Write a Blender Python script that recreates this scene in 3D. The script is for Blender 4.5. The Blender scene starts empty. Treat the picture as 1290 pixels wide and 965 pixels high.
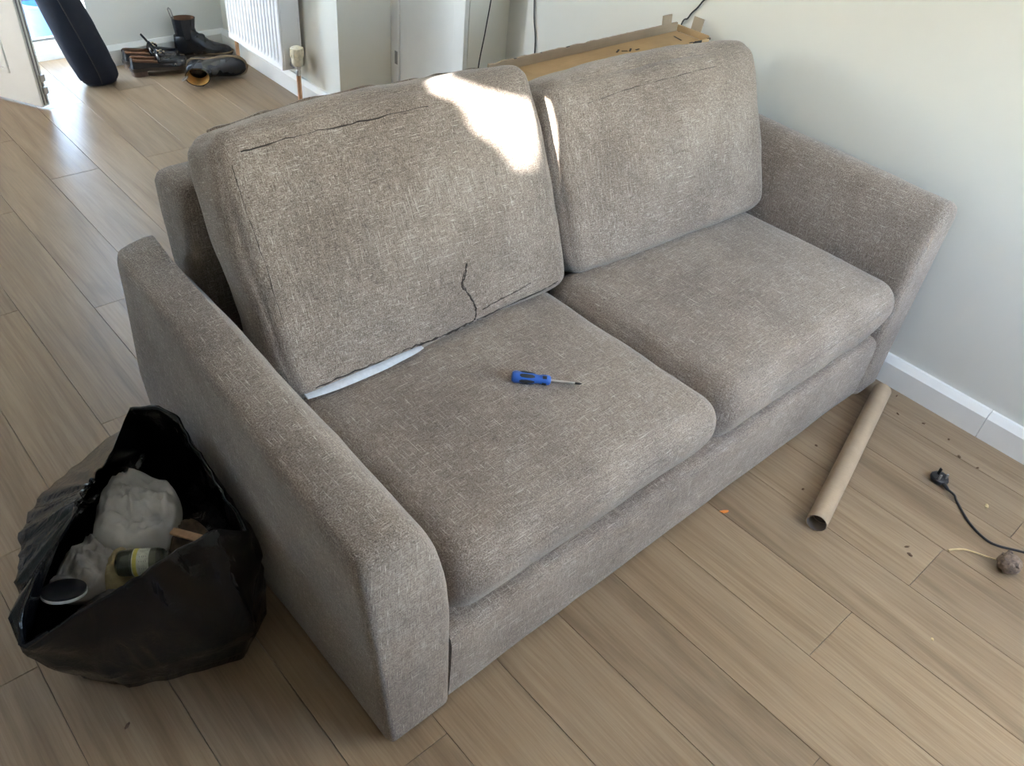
import bpy, bmesh, math, random
from mathutils import Vector, Matrix, noise
from mathutils.bvhtree import BVHTree

random.seed(7)
SC = bpy.context.scene
COL = SC.collection
PI = math.pi
R = math.radians

# ------------------------------------------------------------------ camera
cam_data = bpy.data.cameras.new('camera')
cam_data.sensor_width = 36.0
cam_data.lens = 1049.36 / 1290 * 36
cam_data.clip_start = 0.02
cam = bpy.data.objects.new('camera', cam_data)
COL.objects.link(cam)
cr = Vector((0.74355067, -0.66307977, 0.08635746))
cd = Vector((-0.37936449, -0.52465907, -0.76211249))
cf = Vector((0.5506496, 0.5339083, -0.64165953))
M = Matrix.Identity(4)
for i in range(3):
    M[i][0] = cr[i]; M[i][1] = -cd[i]; M[i][2] = -cf[i]
M.translation = Vector((0, 0, 1.652))
cam.matrix_world = M
SC.camera = cam

# ------------------------------------------------------------------ world, sun, window light
world = bpy.data.worlds.new('sky')
SC.world = world
world.use_nodes = True
wn = world.node_tree.nodes; wl = world.node_tree.links
wn.clear()
w_out = wn.new('ShaderNodeOutputWorld'); w_bg = wn.new('ShaderNodeBackground')
sky = wn.new('ShaderNodeTexSky'); sky.sky_type = 'NISHITA'
sky.sun_disc = False
SUN_DIR = Vector((-0.90, -0.20, 0.30)).normalized()          # towards the sun
sky.sun_elevation = math.asin(SUN_DIR.z)
sky.sun_rotation = math.atan2(SUN_DIR.x, SUN_DIR.y)
sky.air_density = 1.0; sky.dust_density = 2.4; sky.ozone_density = 1.0
wl.new(sky.outputs[0], w_bg.inputs[0]); w_bg.inputs[1].default_value = 2.0
wl.new(w_bg.outputs[0], w_out.inputs[0])

sun_data = bpy.data.lights.new('sun', 'SUN')
sun_data.energy = 45.0; sun_data.angle = R(0.53); sun_data.color = (1.0, 0.955, 0.89)
sun = bpy.data.objects.new('sun', sun_data); COL.objects.link(sun)
sun.rotation_euler = SUN_DIR.to_track_quat('Z', 'Y').to_euler()
sun.location = (-6, -1, 5)

def portal(name, loc, direction, sx, sy):
    d = bpy.data.lights.new(name, 'AREA'); d.shape = 'RECTANGLE'; d.size = sx; d.size_y = sy
    d.cycles.is_portal = True
    o = bpy.data.objects.new(name, d); COL.objects.link(o); o.location = loc
    o.rotation_euler = Vector(direction).to_track_quat('-Z', 'Z').to_euler()

WIN_F = (1.20, 2.30, 0.85, 1.95)          # front wall window x0 x1 z0 z1
SUNWIN = (0.40, 1.35, .95, 1.758)      # left wall window y0 y1 z0 z1
LWIN = (3.45, 4.20, 0.95, 2.0)            # left wall far window y0 y1 z0 z1
BDOOR = (0.57, 1.36, 0.0, 2.08)        # back wall doorway x0 x1 z0 z1
portal('window_light', ((WIN_F[0]+WIN_F[1])/2, -1.12, (WIN_F[2]+WIN_F[3])/2), (0, 1, 0), WIN_F[1]-WIN_F[0], WIN_F[3]-WIN_F[2])
portal('doorway_light', ((BDOOR[0]+BDOOR[1])/2, 4.72, 1.04), (0, -1, 0), .79, 2.08)
portal('far_window_light', (-1.22, (LWIN[0]+LWIN[1])/2, (LWIN[2]+LWIN[3])/2), (1, 0, 0), LWIN[1]-LWIN[0], LWIN[3]-LWIN[2])
portal('small_window_light', (-1.22, (SUNWIN[0]+SUNWIN[1])/2, (SUNWIN[2]+SUNWIN[3])/2), (1, 0, 0), SUNWIN[1]-SUNWIN[0], SUNWIN[3]-SUNWIN[2])

SC.view_settings.view_transform = 'Standard'
SC.view_settings.look = 'None'
SC.view_settings.gamma = 1.0
SC.view_settings.use_curve_mapping = False
SC.view_settings.exposure = 1.5
try:
    SC.cycles.max_bounces = 10; SC.cycles.diffuse_bounces = 6; SC.cycles.sample_clamp_indirect = 6.0
    SC.cycles.caustics_reflective = False; SC.cycles.caustics_refractive = False
    SC.cycles.use_denoising = True
except Exception:
    pass

# ------------------------------------------------------------------ materials
class NT:
    def __init__(self, name):
        self.m = bpy.data.materials.new(name); self.m.use_nodes = True
        self.n = self.m.node_tree.nodes; self.l = self.m.node_tree.links
        self.b = self.n['Principled BSDF']
    def add(self, t, **kw):
        x = self.n.new(t)
        for k, v in kw.items():
            setattr(x, k, v)
        return x
    def set(self, node, sock, v):
        if hasattr(v, 'is_output') or isinstance(v, bpy.types.NodeSocket):
            self.l.new(v, node.inputs[sock])
        else:
            node.inputs[sock].default_value = v
    def coord(self, scale, out='Object', rot=(0, 0, 0), src=None):
        if src is None:
            src = self.add('ShaderNodeTexCoord').outputs[out]
        mp = self.add('ShaderNodeMapping')
        self.l.new(src, mp.inputs[0])
        mp.inputs['Scale'].default_value = scale; mp.inputs['Rotation'].default_value = rot
        return mp.outputs[0]
    def noise(self, vec, scale=1.0, detail=3, rough=0.55, dist=0.0):
        x = self.add('ShaderNodeTexNoise')
        if vec is not None: self.l.new(vec, x.inputs['Vector'])
        x.inputs['Scale'].default_value = scale; x.inputs['Detail'].default_value = detail
        x.inputs['Roughness'].default_value = rough; x.inputs['Distortion'].default_value = dist
        return x.outputs['Fac']
    def ramp(self, fac, stops):
        x = self.add('ShaderNodeValToRGB')
        self.l.new(fac, x.inputs[0])
        e = x.color_ramp.elements
        while len(e) < len(stops): e.new(0.5)
        for i, (p, c) in enumerate(stops):
            e[i].position = p; e[i].color = (*c, 1) if len(c) == 3 else c
        return x.outputs[0]
    def mix(self, fac, a, b, mode='MIX'):
        x = self.add('ShaderNodeMix', data_type='RGBA', blend_type=mode)
        self.set(x, 0, fac); 
        self.set(x, 6, (*a, 1) if isinstance(a, tuple) else a)
        self.set(x, 7, (*b, 1) if isinstance(b, tuple) else b)
        return x.outputs[2]
    def math(self, op, a, b=0.0):
        x = self.add('ShaderNodeMath', operation=op)
        self.set(x, 0, a); self.set(x, 1, b)
        return x.outputs[0]
    def bump(self, h, strength=0.3, dist=0.002):
        x = self.add('ShaderNodeBump')
        self.l.new(h, x.inputs['Height']); x.inputs['Strength'].default_value = strength
        x.inputs['Distance'].default_value = dist
        self.l.new(x.outputs[0], self.b.inputs['Normal'])
    def fin(self, color, rough=0.5, metal=0.0, spec=0.5):
        self.set(self.b, 'Base Color', (*color, 1) if isinstance(color, tuple) else color)
        self.set(self.b, 'Roughness', rough); self.b.inputs['Metallic'].default_value = metal
        self.b.inputs['Specular IOR Level'].default_value = spec
        return self.m

def mat_simple(name, c, rough=0.5, metal=0.0, spec=0.5, var=0.12, scale=30, bump=0.0):
    t = NT(name)
    v = t.coord((scale,)*3)
    n = t.noise(v, 1, 4)
    a = tuple(x*(1-var) for x in c); b = tuple(min(1, x*(1+var)) for x in c)
    col = t.ramp(n, [(0.3, a), (0.7, b)])
    if bump: t.bump(n, bump, 0.003)
    return t.fin(col, rough, metal, spec)

def mat_fabric(name, dark, mid, light, slub, seed=0.0):
    t = NT(name)
    src = t.add('ShaderNodeTexCoord').outputs['Object']
    off = t.add('ShaderNodeMapping'); t.l.new(src, off.inputs[0]); off.inputs['Location'].default_value = (seed, seed*1.7, seed*.6)
    src = off.outputs[0]
    fine = t.noise(t.coord((1, 1, 1), src=src), 420, 2, 0.75)
    base = t.ramp(fine, [(0.34, dark), (0.50, mid), (0.66, light)])
    weave = []
    for sc in ((90, 640, 640), (640, 640, 90)):                       # short light and dark yarn ends
        n = t.noise(t.coord(sc, src=src), 1.0, 1, 0.5)
        weave.append(n)
    wv = t.math('SUBTRACT', t.math('MAXIMUM', weave[0], weave[1]), 0.5)
    base = t.mix(t.math('MINIMUM', t.math('MAXIMUM', t.math('MULTIPLY', wv, 2.6), 0.0), 0.5), base, light)
    facs = []
    for sc in ((24, 760, 760), (760, 26, 760), (760, 760, 24)):        # long slubs along both yarn directions
        n = t.noise(t.coord(sc, src=src), 1.0, 1, 0.4)
        facs.append(t.math('MINIMUM', 1.0, t.math('MULTIPLY', t.math('MAXIMUM', t.math('SUBTRACT', n, 0.650), 0.0), 12.0)))
    s = t.math('MAXIMUM', t.math('MAXIMUM', facs[0], facs[1]), facs[2])
    col = t.mix(t.math('MULTIPLY', s, 0.75), base, slub)
    facd = []
    for sc in ((28, 480, 480), (480, 480, 28)):
        n = t.noise(t.coord(sc, src=src), 1.0, 1, 0.4)
        facd.append(t.math('MULTIPLY', t.math('MAXIMUM', t.math('SUBTRACT', 0.385, n), 0.0), 9.0))
    d = t.math('MINIMUM', t.math('MAXIMUM', facd[0], facd[1]), 1.0)
    col = t.mix(t.math('MULTIPLY', d, 0.6), col, dark)
    big = t.noise(t.coord((1, 1, 1), src=src), 5, 3)
    col = t.mix(0.22, col, t.ramp(big, [(0.35, (.0, .0, .0)), (0.65, (1, 1, 1))]), 'SOFT_LIGHT')
    h = t.math('ADD', t.math('MULTIPLY', fine, 1.0), t.math('MULTIPLY', s, 0.5))
    t.bump(h, 0.35, 0.002)
    t.b.inputs['Sheen Weight'].default_value = 0.25
    t.b.inputs['Sheen Roughness'].default_value = 0.5
    return t.fin(col, 0.95, 0, 0.15)

F_D, F_M, F_L, F_S = (.090, .068, .054), (.205, .165, .136), (.33, .278, .237), (.60, .54, .47)
M_FAB = mat_fabric('tweed_fabric', F_D, F_M, F_L, F_S)
M_FAB2 = mat_fabric('tweed_fabric_arm', F_D, F_M, F_L, F_S, 3.3)
M_THREAD = mat_simple('dark_thread', (.035, .027, .022), .9, var=.3, scale=200)
M_LINING = mat_simple('white_lining', (.62, .66, .72), .8, var=.1, scale=90)

def mat_plank():
    t = NT('oak_laminate')
    tc = t.add('ShaderNodeTexCoord').outputs['Object']
    oi = t.add('ShaderNodeObjectInfo')
    shift = t.add('ShaderNodeCombineXYZ')
    for i, k in enumerate((37.0, 91.0, 13.0)):
        t.l.new(t.math('MULTIPLY', oi.outputs['Random'], k), shift.inputs[i])
    va = t.add('ShaderNodeVectorMath', operation='ADD')
    t.l.new(tc, va.inputs[0]); t.l.new(shift.outputs[0], va.inputs[1])
    src = va.outputs[0]
    g1 = t.noise(t.coord((14, 1.1, 14), src=src), 1.0, 5, 0.6, 1.2)        # cathedral grain
    g2 = t.noise(t.coord((160, 5, 60), src=src), 1.0, 3, 0.65)              # fine pores
    g3 = t.noise(t.coord((5, 1.6, 5), src=src), 1.0, 2, 0.5)
    col = t.ramp(g1, [(0.30, (.190, .135, .083)), (0.48, (.250, .186, .120)), (0.70, (.300, .229, .153))])
    col = t.mix(0.55, col, t.ramp(g2, [(0.35, (.36, .33, .30)), (0.62, (.60, .58, .56))]), 'SOFT_LIGHT')
    kn = t.noise(t.coord((9, 3.2, 9), src=src), 1.0, 1, 0.4)
    col = t.mix(t.math('MINIMUM', t.math('MULTIPLY', t.math('MAXIMUM', t.math('SUBTRACT', kn, 0.765), 0.0), 7.0), 0.55), col, (.13, .085, .05))
    rnd = t.ramp(oi.outputs['Random'], [(0.0, (.42, .42, .43)), (1.0, (.58, .56, .54))])
    col = t.mix(0.8, col, rnd, 'SOFT_LIGHT')
    col = t.mix(0.25, col, t.ramp(g3, [(0.3, (.35, .35, .36)), (0.7, (.65, .64, .62))]), 'SOFT_LIGHT')
    t.bump(t.math('ADD', g2, t.math('MULTIPLY', g1, .6)), 0.12, 0.002)
    rg = t.ramp(g2, [(0.3, (.30,)*3), (0.7, (.42,)*3)])
    return t.fin(col, rg, 0, 0.5)
M_PLANK = mat_plank()
M_UNDER = mat_simple('joint_dark', (.06, .045, .03), .9)

def mat_wall(name, c, bump=.15):
    t = NT(name)
    v = t.coord((1, 1, 1))
    n = t.noise(v, 3.0, 4); f = t.noise(v, 240, 2)
    col = t.ramp(n, [(.3, tuple(x*.965 for x in c)), (.7, c)])
    t.bump(f, bump, 0.001)
    return t.fin(col, .7, 0, .3)
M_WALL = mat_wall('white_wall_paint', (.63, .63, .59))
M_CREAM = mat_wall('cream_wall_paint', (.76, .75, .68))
M_LEFTW = mat_wall('grey_wall_paint', (.33, .335, .34))  # unseen wall, greyed to cut bounce light onto the right sofa arm
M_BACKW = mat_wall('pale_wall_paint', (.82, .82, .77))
M_CEIL = mat_wall('ceiling_paint', (.85, .85, .83))
M_GLOSS = mat_simple('white_gloss', (.80, .80, .77), .32, var=.03, scale=6)
M_RAD = mat_simple('radiator_enamel', (.80, .81, .82), .3, var=.02, scale=6)
M_UPVC = mat_simple('white_door_paint', (.78, .80, .78), .35, var=.03, scale=5)
M_SEAL = mat_simple('grey_door_seal', (.22, .22, .22), .6)
M_STEEL = mat_simple('steel', (.62, .62, .62), .28, 1.0, var=.05, scale=60)
M_COPPER = mat_simple('copper_pipe', (.72, .43, .25), .4, .7, var=.15, scale=25)
M_VALVE = mat_simple('aged_valve_plastic', (.72, .66, .50), .5, var=.15, scale=70)

def mat_cardboard(name, c):
    t = NT(name)
    v = t.coord((1, 1, 1))
    n = t.noise(v, 9, 4); f = t.noise(t.coord((12, 240, 240)), 1, 2)
    col = t.ramp(n, [(.3, tuple(x*.88 for x in c)), (.7, tuple(min(1, x*1.06) for x in c))])
    col = t.mix(.2, col, t.ramp(f, [(.3, (.35,)*3), (.7, (.65,)*3)]), 'SOFT_LIGHT')
    t.bump(f, .12, .001)
    return t.fin(col, .85, 0, .2)
M_CARD = mat_cardboard('cardboard', (.47, .335, .19))
M_CARD_SHADE = mat_cardboard('shaded_cardboard', (.33, .27, .20))  # cardboard copy with the shade of the rear panel put into its colour
M_TUBE = mat_cardboard('tube_cardboard', (.40, .31, .22))
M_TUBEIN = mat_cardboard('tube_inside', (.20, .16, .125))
M_INK = mat_simple('black_print', (.018, .017, .017), .7)

def mat_bag():
    t = NT('black_bin_liner')
    v = t.coord((1, 1, 1))
    n1 = t.noise(t.coord((26, 26, 11)), 1, 3, .6, 1.5); n2 = t.noise(v, 75, 3, .6, .8)
    t.bump(t.math('ADD', n1, t.math('MULTIPLY', n2, .16)), .26, .010)
    return t.fin((.004, .0043, .0055), .14, 0, .42)
M_BAG = mat_bag()
M_WCLOTH = mat_simple('white_cloth', (.60, .59, .57), .9, var=.1, scale=25, bump=.3)
M_GCLOTH = mat_simple('grey_cloth', (.30, .29, .28), .9, var=.2, scale=25, bump=.3)
M_YCLOTH = mat_simple('stained_paper', (.34, .29, .17), .9, var=.3, scale=35, bump=.3)
M_DARKP = mat_simple('dark_plastic', (.016, .016, .018), .35, var=.2)
M_RIM = mat_simple('pale_rim', (.55, .56, .57), .4)
M_LABEL = mat_simple('pale_label', (.52, .54, .46), .6, var=.2, scale=120)
M_YLABEL = mat_simple('yellow_label', (.52, .46, .10), .6, var=.1, scale=120)
M_WOOD = mat_simple('raw_wood', (.48, .30, .17), .7, var=.15, scale=60)
def mat_glass():
    t = NT('green_glass')
    t.b.inputs['Transmission Weight'].default_value = .85
    return t.fin((.30, .36, .27), .08, 0, .5)
M_GLASS = mat_glass()
M_BLUE = mat_simple('blue_plastic', (.018, .10, .42), .35, var=.08)
M_GRIP = mat_simple('black_rubber', (.02, .021, .024), .6, var=.15, scale=90)
M_BIT = mat_simple('black_steel', (.03, .03, .03), .4, .6)
M_LEATH = mat_simple('black_leather', (.016, .017, .020), .25, var=.25, scale=40, bump=.1)
M_SOLE = mat_simple('dark_sole', (.045, .035, .028), .7)
M_WELT = mat_simple('stitched_welt', (.24, .18, .11), .7)
M_TAN = mat_simple('tan_lining', (.55, .35, .12), .7, var=.2, scale=40)
M_BROWN = mat_simple('brown_lining', (.16, .075, .035), .6, var=.2, scale=40)
M_HEEL = mat_simple('stacked_heel', (.13, .085, .06), .6, var=.25, scale=80)
M_BRASS = mat_simple('pale_brass', (.60, .50, .33), .35, .8)
M_ELAST = mat_simple('elastic', (.022, .022, .025), .9, var=.3, scale=150)
M_TABG = mat_simple('grey_webbing', (.25, .24, .22), .8)
M_NAVY = mat_simple('dark_navy_nylon', (.012, .015, .026), .75, spec=.3, var=.2, scale=14, bump=.2)
M_CABLE = mat_simple('black_cable', (.018, .018, .02), .45)
M_BALL = mat_simple('dried_husk', (.18, .135, .105), .9, var=.5, scale=90, bump=.8)
M_STRAW = mat_simple('pale_straw', (.58, .45, .24), .7, var=.15, scale=50)
M_CRUMB = mat_simple('brown_crumb', (.14, .085, .05), .9, var=.4, scale=120)
M_ORANGE = mat_simple('orange_scrap', (.75, .25, .05), .7)
M_PATIO = mat_simple('pale_paving', (.62, .62, .60), .9, var=.1, scale=4)
M_GOBO = mat_simple('sun_gobo_cloth', (.20, .19, .18), .9, var=.1)
M_TUB = mat_simple('blue_tub_plastic', (.05, .16, .50), .45)
M_HOOP = mat_simple('dark_hoop_rubber', (.02, .025, .06), .5)
M_RENDER = mat_simple('garden_wall_render', (.72, .72, .70), .9, var=.08, scale=3)

# ------------------------------------------------------------------ builders
WM = {}
def link(o, parent, world):
    COL.objects.link(o)
    WM[o.name] = world
    if parent is not None:
        o.parent = parent
        o.matrix_basis = WM[parent.name].inverted() @ world
    else:
        o.matrix_basis = world
    return o

def make(name, bm, mat, parent=None, world=None, smooth=True, sharp=40):
    """bm holds world coordinates when world is None: its origin moves to the middle of the shape; else local coordinates under that matrix."""
    if world is None:
        vs = [v.co for v in bm.verts]
        c = Vector([(min(v[i] for v in vs)+max(v[i] for v in vs))/2 for i in range(3)])
        bmesh.ops.translate(bm, verts=bm.verts, vec=-c)
        world = Matrix.Translation(c)
    bmesh.ops.recalc_face_normals(bm, faces=bm.faces)
    me = bpy.data.meshes.new(name)
    if smooth:
        for f in bm.faces: f.smooth = True
        for e in bm.edges:
            if len(e.link_faces) == 2 and e.calc_face_angle(0) > R(sharp): e.smooth = False
    bm.to_mesh(me); bm.free()
    for m in (mat if isinstance(mat, (list, tuple)) else [mat]): me.materials.append(m)
    o = bpy.data.objects.new(name, me)
    return link(o, parent, world)

def empty(name, loc, rz=0.0):
    o = bpy.data.objects.new(name, None); o.empty_display_size = .1
    return link(o, None, Matrix.Translation(Vector(loc)) @ Matrix.Rotation(rz, 4, 'Z'))

def tag(o, label=None, cat=None, group=None, kind=None):
    if label: o['label'] = label
    if cat: o['category'] = cat
    if group: o['group'] = group
    if kind: o['kind'] = kind
    return o

def BM(): return bmesh.new()

def add_box(bm, x0, x1, y0, y1, z0, z1, mi=0, bev=0.0, mat=None):
    vs = [bm.verts.new((x, y, z)) for x in (x0, x1) for y in (y0, y1) for z in (z0, z1)]
    fs = [bm.faces.new([vs[i] for i in q]) for q in ((0,1,3,2),(4,6,7,5),(0,4,5,1),(2,3,7,6),(0,2,6,4),(1,5,7,3))]
    for f in fs: f.material_index = mi
    if bev:
        es = {e for f in fs for e in f.edges}
        r = bmesh.ops.bevel(bm, geom=list(es), offset=bev, segments=2, affect='EDGES', profile=.5)
        vs = list({v for f in r['faces'] for v in f.verts} | {v for v in vs if v.is_valid})
    if mat is not None:
        bmesh.ops.transform(bm, matrix=mat, verts=[v for v in vs if v.is_valid])
    return bm

def box(x0, x1, y0, y1, z0, z1, bev=0.0, mat=None):
    return add_box(BM(), x0, x1, y0, y1, z0, z1, 0, bev, mat)

def loft(bm, rings, cap0=True, cap1=True, closed=True, mi=0):
    vr = [[bm.verts.new(p) for p in r] for r in rings]
    n = len(vr[0])
    for a, b in zip(vr, vr[1:]):
        for i in range(n if closed else n-1):
            j = (i+1) % n
            f = bm.faces.new((a[i], a[j], b[j], b[i])); f.material_index = mi
    if cap0: bm.faces.new(vr[0]).material_index = mi
    if cap1: bm.faces.new(list(reversed(vr[-1]))).material_index = mi
    return vr

def smooth_path(pts, per=8):
    P = [Vector(p) for p in pts]
    out = []
    for i in range(len(P)-1):
        p0 = P[max(i-1, 0)]; p1 = P[i]; p2 = P[i+1]; p3 = P[min(i+2, len(P)-1)]
        for k in range(per):
            t = k/per
            out.append(.5*((2*p1)+(p2-p0)*t+(2*p0-5*p1+4*p2-p3)*t*t+(3*p1-p0-3*p2+p3)*t**3))
    out.append(P[-1])
    return out

def tube(bm, path, r, n=8, caps=True, mi=0):
    path = [Vector(p) for p in path]
    rings = []
    up = None
    for i, p in enumerate(path):
        d = (path[min(i+1, len(path)-1)]-path[max(i-1, 0)])
        d = d.normalized() if d.length > 1e-9 else Vector((0, 0, 1))
        if up is None:
            up = Vector((0, 0, 1)) if abs(d.z) < .9 else Vector((1, 0, 0))
        a = d.cross(up).normalized(); up = a.cross(d).normalized()
        rr = r[i] if isinstance(r, (list, tuple)) else r
        rings.append([p+a*rr*math.cos(2*PI*k/n)+up*rr*math.sin(2*PI*k/n) for k in range(n)])
    loft(bm, rings, caps, caps, True, mi)
    return bm

def lathe(bm, prof, n=20, mat=None, mi=0, cap=True):
    """prof: (radius, along) pairs, turned about local z."""
    rings = [[Vector((r*math.cos(2*PI*k/n), r*math.sin(2*PI*k/n), z)) for k in range(n)] for r, z in prof]
    if mat is not None: rings = [[mat @ p for p in q] for q in rings]
    loft(bm, rings, cap, cap, True, mi)
    return bm

def axis_matrix(a, b):
    a = Vector(a); d = (Vector(b)-a).normalized()
    return Matrix.Translation(a) @ d.to_track_quat('Z', 'Y').to_matrix().to_4x4()

def fbm(p, s, seed=0.0, oct=3):
    q = Vector(p)*s+Vector((seed, seed*1.3, -seed))
    return noise.fractal(q, 1.0, 2.0, oct)

def blob(bm, c, rad, sub=2, amp=.2, freq=2.0, seed=0.0, rot=0.0):
    r = bmesh.ops.create_icosphere(bm, subdivisions=sub, radius=1.0)
    m = Matrix.Rotation(rot, 3, 'Z')
    for v in r['verts']:
        k = 1+amp*fbm(v.co, freq, seed)
        v.co = Vector(c)+m @ Vector((v.co.x*rad[0]*k, v.co.y*rad[1]*k, v.co.z*rad[2]*k))
    return bm

# ------------------------------------------------------------------ setting: shell
XL, XR, YF, YB, ZC = -1.1, 2.44, -1.0, 4.43, 2.4

def struct(name, bm, mat, parent=None, smooth=False, label=None):
    o = make(name, bm, mat, parent, smooth=smooth)
    if parent is None: o['kind'] = 'structure'
    if label: o['label'] = label
    return o

def wall_hole_y(y0, y1, x0, x1, holes, zt=ZC):
    bm = BM(); x = x0
    for hx0, hx1, hz0, hz1 in sorted(holes):
        add_box(bm, x, hx0, y0, y1, 0, zt)
        if hz0 > 0: add_box(bm, hx0, hx1, y0, y1, 0, hz0)
        add_box(bm, hx0, hx1, y0, y1, hz1, zt); x = hx1
    add_box(bm, x, x1, y0, y1, 0, zt)
    return bm
def wall_hole_x(x0, x1, y0, y1, holes, zt=ZC):
    bm = BM(); y = y0
    for hy0, hy1, hz0, hz1 in sorted(holes):
        add_box(bm, x0, x1, y, hy0, 0, zt)
        if hz0 > 0: add_box(bm, x0, x1, hy0, hy1, 0, hz0)
        add_box(bm, x0, x1, hy0, hy1, hz1, zt); y = hy1
    add_box(bm, x0, x1, y, y1, 0, zt)
    return bm

floor = empty('floor', (0, 0, 0)); floor['kind'] = 'structure'
floor['label'] = 'oak effect laminate floor of long planks running towards the back wall'
u = struct('underlay', box(XL, 2.62, YF, 4.70, -.03, -.0045), M_UNDER, floor)
PW, PL, PX = .19, 1.288, -.002
JOINTS = {-1: 1.274, 0: .32, 1: 1.278, 2: .622, 3: 2.448, 4: 3.378, 5: 4.045, 6: 3.378, 7: .241, 8: -.55, 9: .189, 10: -.35, 11: .09, 12: .9, 13: .4}
EXTRA = {6: [-.085]}
def plank_bm(x0, x1, y0, y1):
    bm = BM(); c = .0008; g = .0004
    x0 += g; x1 -= g; y0 += g; y1 -= g
    lo = [(x0, y0), (x1, y0), (x1, y1), (x0, y1)]
    hi = [(x0+c, y0+c), (x1-c, y0+c), (x1-c, y1-c), (x0+c, y1-c)]
    loft(bm, [[(x, y, -.0045) for x, y in lo], [(x, y, -.0011) for x, y in lo], [(x, y, 0) for x, y in hi]])
    return bm
for k in range(-11, 14):
    xa = PX+PW*k; xb = xa+PW
    xa = max(xa, XL); xb = min(xb, 2.60)
    if xb-xa < .02: continue
    in_door = xa > .4 and xb < 1.5
    ye = 4.63 if in_door else YB
    j = JOINTS.get(k, random.uniform(0, PL))
    ys = [YF]
    y = j-PL*math.ceil((j-YF)/PL)
    pts = sorted({round(y+PL*i, 4) for i in range(0, 8)} | set(EXTRA.get(k, [])))
    if k == 6: pts = [-.55, .738, 2.03, 3.378]
    if k == 5: pts = [.092, 1.38, 1.9, 4.045]
    if k == 3: pts = [-1.41, -.13, 1.16, 2.448, 3.80]
    for p in pts:
        if YF+.05 < p < ye-.05: ys.append(p)
    ys.append(ye)
    for a, b in zip(ys, ys[1:]):
        make('plank', plank_bm(xa, xb, a, b), M_PLANK, floor, smooth=False)

struct('ceiling', box(XL-.2, 2.8, YF-.2, 4.9, ZC, ZC+.1), M_CEIL, label='plain white ceiling')
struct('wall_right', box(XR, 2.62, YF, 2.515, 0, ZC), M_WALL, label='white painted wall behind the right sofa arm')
struct('wall_recess', box(2.565, 2.72, 2.515, 2.755, 0, ZC), M_WALL, label='shallow recess strip beside the cupboard')
struct('wall_radiator', box(2.04, 2.72, 3.285, YB, 0, ZC), M_CREAM, label='cream wall carrying the radiator')
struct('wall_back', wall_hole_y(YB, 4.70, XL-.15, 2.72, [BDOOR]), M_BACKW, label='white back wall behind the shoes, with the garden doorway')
struct('wall_left', wall_hole_x(XL-.12, XL, YF, YB, [SUNWIN, LWIN]), M_LEFTW, label='left wall with a window behind an added sun mask and a plain one')
struct('wall_front', wall_hole_y(YF-.12, YF, XL-.12, 2.62, [WIN_F]), M_WALL, label='wall behind the viewer with a wide window')

# cupboard block with its door
struct('wall_cupboard', box(2.345, 2.72, 2.755, 3.285, 0, ZC), M_CREAM, label='cream boxed-in cupboard wall')
d2 = empty('door_2', (2.333, 3.02, 0)); d2['kind'] = 'structure'; d2['label'] = 'narrow white cupboard door with a small steel latch plate'
make('leaf', box(2.331, 2.3448, 2.832, 3.222, .012, 2.0, .003), M_GLOSS, d2, smooth=False)
make('frame', add_box(add_box(add_box(BM(), 2.322, 2.3448, 2.757, 2.829, 0, 2.07, 0, .003), 2.322, 2.3448, 3.226, 3.283, 0, 2.07, 0, .003), 2.322, 2.3448, 2.829, 3.226, 2.004, 2.07, 0, .003), M_GLOSS, d2, smooth=False)
make('latch_plate', box(2.3190, 2.3218, 3.229, 3.249, .235, .295, .001), M_SEAL, d2, smooth=False)

# baseboards
def base_prof(t=.025, h=.098):
    return [(0, 0), (t, 0), (t, h-.022), (t-.004, h-.016), (t-.010, h-.006), (t-.014, h), (0, h)]
def baseboard(name, a, b, nrm, label=None, t=.025):
    bm = BM(); a = Vector(a); b = Vector(b); n = Vector(nrm)
    loft(bm, [[p+n*u+Vector((0, 0, z)) for u, z in base_prof(t)] for p in (a, b)])
    return struct(name, bm, M_GLOSS, label=label)
baseboard('baseboard_right', (XR, .338, .0), (XR, 2.51, .0), (-1, 0, 0), 'white baseboard running behind the sofa arm')
baseboard('baseboard_right', (XR, YF, .0), (XR, .336, .0), (-1, 0, 0), 'white baseboard length nearer the viewer past the butt joint')
baseboard('baseboard_back', (1.375, YB, 0), (2.035, YB, 0), (0, -1, 0), 'white baseboard behind the shoes', .02)
baseboard('baseboard_radiator', (2.04, 3.285, 0), (2.04, YB-.021, 0), (-1, 0, 0), 'white baseboard under the radiator')

# garden doorway: frame, threshold and the open leaf
fr = empty('doorframe_garden', (.965, 4.66, 0)); fr['kind'] = 'structure'; fr['label'] = 'white frame and raised sill of the garden doorway'
make('jamb', box(.571, .611, 4.635, 4.695, 0, 2.079, .004), M_UPVC, fr, smooth=False)
make('jamb', box(1.319, 1.359, 4.635, 4.695, 0, 2.079, .004), M_UPVC, fr, smooth=False)
make('head', box(.611, 1.319, 4.635, 4.695, 2.04, 2.079, .004), M_UPVC, fr, smooth=False)
make('sill', add_box(add_box(BM(), .611, 1.319, 4.635, 4.695, -.02, .035, 0, .004), .611, 1.319, 4.655, 4.695, .035, .085, 0, .004), M_UPVC, fr, smooth=False)
make('gasket', box(.612, 1.318, 4.660, 4.690, .085, .097, .002), M_SEAL, fr, smooth=False)

leaf_ang = math.atan2(-.878, .479)        # from hinge to free edge
Wd = Matrix.Translation((.617, 4.674, .012)) @ Matrix.Rotation(leaf_ang, 4, 'Z')
d1 = bpy.data.objects.new('door_1', None); link(d1, None, Wd); d1['kind'] = 'structure'; d1['label'] = 'white panelled garden door standing open at far left'
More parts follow.
